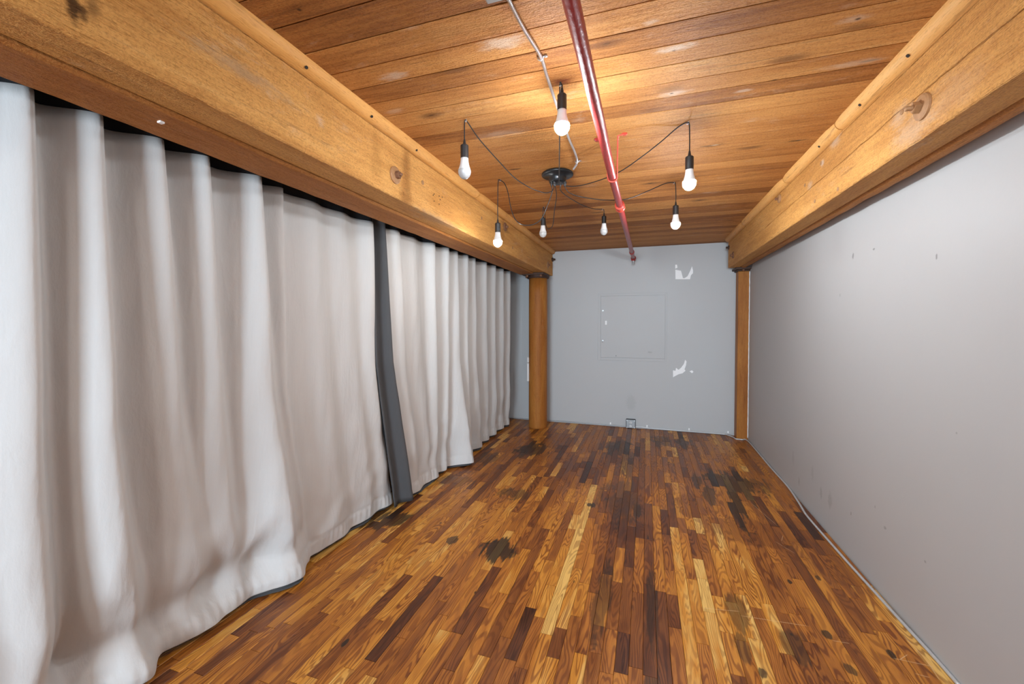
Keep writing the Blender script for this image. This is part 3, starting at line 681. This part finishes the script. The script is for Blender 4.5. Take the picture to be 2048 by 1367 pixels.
# ================================================================== spider pendant lamp
can = onz(1117, 348, ZC); can = Vector((-0.590, 2.80, ZC))
sp = empty('spider_lamp', can); tag(sp, 'black ceiling lamp with seven bulbs hung on swagged cords', 'lamp')
cap = obj('canopy', lathe([(.020, 0), (.100, 0), (.109, -.006), (.109, -.016), (.102, -.021), (.062, -.024), (.060, -.045), (.056, -.064), (.050, -.068), (.0, -.068)], can, (0, 0, 1), 40, False), m_blackm, sp, True)
obj('screw', lathe([(.006, 0), (.006, .004)], can + Vector((.012, -.058, -.048)), (.2, -1, 0), 10), m_steel, cap)
exits = {}
def exit_pt(px, py): 
    p = ony(px, py, can.y); d = Vector((p.x - can.x, 0, 0)); return p
PEND = [  # hook px, socket-top px y, lit, label, cord px path from canopy to hook with Y values
 ((1120, 168), 189, 2, 'lit bulb hanging nearest the viewer', None, (1124, 1)),
 ((931, 240), 290, 0, 'unlit bulb hanging leftmost, near the left beam', [(1108, 368), (1107, 378), (1100, 384), (1085, 384.5), (1060, 375), (1030, 356), (1000, 325), (960, 280), (937, 247)], (929, 1)),
 ((1375, 245), 313, 2, 'lit bulb hanging rightmost', [(1131, 368), (1134, 372), (1160, 371), (1200, 360), (1240, 343), (1280, 316), (1320, 285), (1350, 259), (1366, 248)], (1379, 1)),
 ((1347, 365), 411, 2, 'lit bulb hanging lower right, behind the rightmost bulb', [(1129, 369), (1132, 378), (1140, 386), (1160, 393), (1200, 399), (1233, 400), (1260, 396), (1300, 380), (1330, 367)], (1351.5, 1)),
 ((1000, 360), 446, 1, 'dimly lit bulb hanging in front of the left beam', [(1103, 369), (1104, 385), (1095, 410), (1085, 434), (1074, 445), (1060, 450), (1042, 448), (1029, 436), (1021, 412), (1016, 385), (1009, 367)], (995.5, 1)),
 ((1087, 414), 436, 0, 'unlit bulb hanging at the back near the left beam', [(1110, 369), (1113, 392), (1109, 420), (1106, 448), (1101, 456), (1094, 456), (1091, 445), (1089.5, 425)], (1086, 1)),
 ((1204, 418), 432, 0, 'unlit bulb hanging at the back near the red pipe', [(1121, 369), (1122, 382), (1140, 396), (1165, 410), (1185, 417), (1197, 418)], (1208, 1)),
]
for (hx, hy), sy, lit, lab, path, (bx, _) in PEND:
    hk = onz(hx, hy, ZC - .006)
    bp = ony(bx, sy, hk.y)                      # socket top, hung below its hook
    if path is None:
        a = ony(1118, 366, can.y - .05); pts = [a, a + Vector((.004, -.03, -.012))]
        for k in range(1, 8):
            s = k / 8; q = a.lerp(hk, s); pts.append(Vector((q.x, q.y, q.z - .075 * 4 * s * (1 - s) * .8)))
    else:
        n = len(path); pts = []
        x0, x1 = path[0][0], hx
        for i, (x, y) in enumerate(path):
            s = i / (n - .0)
            if abs(x1 - x0) > 80: s = min(1, max(0, (x - x0) / (x1 - x0)))
            pts.append(ony(x, y, can.y + (hk.y - can.y) * s - (.03 if i == 0 else 0)))
    top = bp + Vector((0, 0, .030))
    pts += [hk, hk.lerp(Vector((top.x, top.y, hk.z)), .8) + Vector((0, 0, -.010 if abs(top.z - hk.z) > .04 else -.004)), Vector((top.x, top.y, top.z + (hk.z - top.z) * .4)), top, bp]
    cd = obj('cord', tube(smooth_path(pts, 8), .0030, 8), m_black, sp, True); cd['label'] = 'black cord of the ' + lab
    obj('hook', tube(smooth_path([hk + Vector((0, 0, .012)), hk + Vector((.006, 0, 0)), hk + Vector((.004, 0, -.008)), hk + Vector((-.004, 0, -.008))], 4), .0018, 6), m_steel, cd)
    d = -1
    obj('socket', lathe([(.0045, -.028), (.0075, -.010), (.0090, 0.0), (.0170, 0.0), (.0205, .004), (.0205, .064), (.0190, .067)], bp, (0, 0, -1), 24), m_black, cd)
    b0 = bp + Vector((0, 0, -.066))
    obj('bulb_body', lathe([(.0190, 0), (.0195, .010), (.0215, .026), (.0255, .042), (.0300, .055), (.0318, .0600)], b0, (0, 0, -1), 28), m_white, cd, True)
    dm = obj('bulb_dome', lathe([(.0314, .0598)] + [(.0328 * math.cos(a), .066 + .0395 * math.sin(a)) for a in [math.pi / 2 * k / 9 for k in range(9)]] + [(.0025, .1055)], b0, (0, 0, -1), 28), (m_frost, m_dim, m_lit)[lit], cd, True)
    dm['label'] = lab
    # strain relief at the canopy
    obj('strain_relief', lathe([(.0085, -.004), (.0070, .012), (.0038, .024)], Vector((pts[0].x, pts[0].y, min(pts[0].z + .012, can.z - .060))), (0, 0, -1), 12), m_black, cd)

# ================================================================== flexible conduit on the ceiling
cdt = empty('flexible_conduit', onz(1081, 112, ZC)); tag(cdt, 'ribbed silver flexible conduit clipped along the ceiling planks', 'conduit')
pth = [onz(x, y, ZC - .008 - dz) for x, y, dz in ((1008, -25, .002), (1020, 4, .002), (1048, 58, .003), (1081, 112, 0.001), (1094, 152, 0), (1112, 206, 0), (1130, 256, 0), (1140, 282, 0), (1148, 300, 0), (1154, 318, 0), (1153, 328, 0), (1147, 338, 0.002))]
sm_ = resample(smooth_path(pth, 14), .00125)
obj('armour', tube(sm_, [.0049 + .0022 * (1 - abs(((k % 4) - 1.5) / 1.5)) ** .5 for k in range(len(sm_))], 10), m_steel, cdt)
for px, py, sx, sy_ in ((1081, 113, 1083.5, 108.5), (1154, 321, 1160, 321)):
    c = onz(px, py, ZC); s = onz(sx, sy_, ZC)
    st = obj('strap', tube([c + Vector((-.010, 0, -.001)), c + Vector((-.009, 0, -.010)), c + Vector((0, 0, -.0165)), c + Vector((.009, 0, -.010)), c + Vector((.012, 0, -.002)), c + Vector((.024, -.002, -.002))], .0030, 8), m_steel, cdt, True)
    obj('screw', lathe([(.0065, 0), (.0065, .003), (.003, .005)], c + Vector((.022, -.002, -.003)), (0, 0, -1), 12), m_steel, st)
jb = onz(1008, -28, ZC)
obj('junction_box', box(jb.x - .055, jb.x + .045, jb.y - .10, jb.y + .0, ZC - .045, ZC - .0005, .004), m_zinc, cdt)

# ================================================================== red sprinkler pipe
pz, pxx, pr0 = 2.310, -0.197, 0.0235
pipe = empty('sprinkler_pipe', (pxx, 3.3, pz)); tag(pipe, 'long dark red painted sprinkler pipe hung below the ceiling', 'pipe')
pp = lambda y: pxx + max(0, y - 2.5) * .0078
ys_ = [YR + .02 + (5.72 - YR) * k / 60 for k in range(61)]
obj('pipe_run', tube([(pp(y), y, pz) for y in ys_], pr0, 20), m_red, pipe, True)
def ring_at(y, prof, name, m=m_red): return obj(name, lathe(prof, (pp(y), y, pz), (0, 1, 0), 24), m, pipe, False)
ring_at(3.10, [(.024, 0), (.0345, .004), (.0355, .022), (.032, .03), (.030, .07), (.0355, .078), (.0355, .092), (.024, .098)], 'coupling', m_redb)
ring_at(5.20, [(.024, 0), (.031, .004), (.031, .045), (.024, .05)], 'coupling')
obj('elbow', join(lathe([(.024, -.02), (.033, -.014), (.034, .03), (.028, .045), (.0, .05)], (pp(5.7), 5.70, pz), (0, 1, 0), 24, False), lathe([(.028, 0), (.028, .034)], (pp(5.7), 5.705, pz), (0, 0, -1), 20)), m_red, pipe, True)
sh = obj('sprinkler_head', lathe([(.012, .03), (.012, .052), (.018, .054), (.018, .060), (.007, .062), (.007, .075), (.022, .077), (.022, .080)], (pp(5.7), 5.705, pz), (0, 0, -1), 16), m_zinc, pipe); sh['label'] = 'grey metal sprinkler head'
A = onz(1249, 267, ZC - .004); B = onz(1236, 271, ZC - .010); Yh = 2.50
x_ = pp(Yh); rr = pr0 + .0045
hp = [A, A.lerp(B, .5) + Vector((0, 0, -.002)), B]
hp += [Vector((x_ + rr, Yh - .02, pz + .045)), Vector((x_ + rr, Yh, pz + .008))]
for k in range(9):
    a = math.pi * k / 8; hp.append(Vector((x_ + rr * math.cos(a), Yh + .004, pz - rr * math.sin(a))))
hp += [Vector((x_ - rr, Yh - .005, pz + .02)), Vector((x_ - rr * .6, Yh - .10, ZC - .03)), onz(1196, 277, ZC - .006)]
hh = obj('pipe_hanger', tube(hp, .0042, 8), m_redb, pipe, True); hh['label'] = 'bright red hanger strap'
obj('hanger_foot', lathe([(.016, 0), (.016, .005), (.008, .010)], onz(1249, 267, ZC), (0, 0, -1), 12), m_redb, hh)
obj('hanger_foot', lathe([(.016, 0), (.016, .006), (.009, .012)], onz(1194, 278, ZC), (0, 0, -1), 12), m_red, hh)

# ================================================================== end wall fittings
pa = empty('access_panel', (-.195, YB, .92)); tag(pa, 'flush square access panel painted grey on the end wall', 'panel')
P0 = (-.650, .262, .925, 1.856); I0 = (-.608, .234, .967, 1.820)
y_ = YB - .007
obj('panel_frame', join(box(P0[0], I0[0] - .004, y_, YB, P0[2], P0[3], .0015), box(I0[1] + .004, P0[1], y_, YB, P0[2], P0[3], .0015),
    box(I0[0] - .004, I0[1] + .004, y_, YB, P0[2], I0[2] - .004, .0015), box(I0[0] - .004, I0[1] + .004, y_, YB, I0[3] + .004, P0[3], .0015)), m_wall_b, pa)
dr = obj('panel_door', box(I0[0], I0[1], YB - .0065, YB, I0[2], I0[3], .0012), m_wall_b, pa)
for zz in (1.62, 1.20): obj('screw', lathe([(.010, 0), (.010, .002)], (-.582, YB - .0065, zz), (0, -1, 0), 12), m_zinc, dr)
q = ony(1212, 645, YB); lt = obj('latch', box(q.x - .012, q.x + .012, YB - .010, YB - .006, q.z - .028, q.z + .028, .001), m_spackle, dr); lt['label'] = 'small white latch'
ob = empty('outlet_box', (-.197, YB - .02, 0.0)); tag(ob, 'square metal power outlet box at the foot of the end wall', 'outlet')
obj('box_body', box(-.260, -.134, YB - .046, YB, .001, .125, .005), m_boxdark, ob)
cpn = obj('cover_plate', box(-.254, -.140, YB - .049, YB - .0455, 0.007, .119, .001), m_plate, ob)
for zz in (.035, .083):
    rcp = obj('receptacle', lathe([(.0175, 0), (.0175, .004), (.016, .005)], (-.197, YB - .049, zz), (0, -1, 0), 20), m_white, cpn)
    obj('slots', join(box(-.2045, -.2025, YB - .0545, YB - .0535, zz, zz + .009), box(-.1915, -.1895, YB - .0545, YB - .0535, zz, zz + .009), box(-.1995, -.1945, YB - .0545, YB - .0535, zz - .010, zz - .006)), m_black, rcp)
for dx in (-.051, .051):
    for zz in (.012, .109): obj('screw', lathe([(.006, 0), (.006, .002)], (-.197 + dx, YB - .049, zz), (0, -1, 0), 10), m_steel, cpn)
# cable along the foot of the walls
ca = empty('floor_cable', (.5, YB - .02, 0.0)); tag(ca, 'thin grey metal clad cable running along the foot of end and right walls', 'cable')
zc = .0075
cpts = [Vector((-.139, YB - .014, .022)), Vector((-.09, YB - .012, .024)), Vector((.1, YB - .010, .016)), Vector((.45, YB - .010, .014)), Vector((.75, YB - .010, .012)), Vector((.95, YB - .012, .011)), Vector((1.0, YB - .04, .009)),
        Vector((1.05, 5.74, .008)), Vector((1.065, 5.675, .008)), Vector((1.13, 5.665, .008)), Vector((1.185, 5.60, .008))]
cpts += [onz(x, y, zc) for x, y in ((1541, 934), (1575, 972), (1597, 1004), (1611, 1027), (1630, 1050), (1660, 1084), (1700, 1129), (1750, 1184), (1800, 1239), (1860, 1304), (1918, 1367), (1990, 1446))]
for p in cpts: p.x = min(p.x, XR - .008)
cpts.append(Vector((XR - .010, .6, zc)))
obj('cable_sheath', tube(smooth_path(cpts, 8), .0075, 8), m_cable, ca, True)
lpts = [Vector((-.255, YB - .014, .018)), Vector((-.35, YB - .010, .016)), Vector((-.7, YB - .008, .014)), Vector((-1.1, YB - .008, .018)), Vector((-1.7, YB - .008, .012)), Vector((-2.3, YB - .008, .012))]
obj('cable_sheath', tube(smooth_path(lpts, 6), .006, 8), m_zinc, ca, True)
for px, py in ((1221, 851), (1294, 854), (1378, 860), (1456, 865)):
    q = ony(px, py + 4, YB)
    obj('cable_clip', join(box(q.x - .010, q.x + .010, YB - .021, YB - .001, .026, .031, .001), box(q.x - .008, q.x + .008, YB - .0045, YB - .0005, .030, .052, .001), lathe([(.005, 0), (.005, .003)], (q.x, YB - .0045, .042), (0, -1, 0), 8)), m_spackle, ca)

# ================================================================== unseen fill lamp added behind the viewer to cast the beam shadow on the curtains
la = empty('added_fill_lamp', (-.60, -1.20, ZC)); tag(la, 'round fill lamp added behind the viewer in place of bounced flash', 'lamp')
obj('fill_base', lathe([(.20, 0), (.20, .03), (.19, .035)], (-.60, -1.20, ZC), (0, 0, -1), 32), m_white, la)
obj('fill_glow', lathe([(.185, .035), (.175, .050), (.12, .066), (.0, .072)], (-.60, -1.20, ZC), (0, 0, -1), 32, False), m_fillglow, la, True)
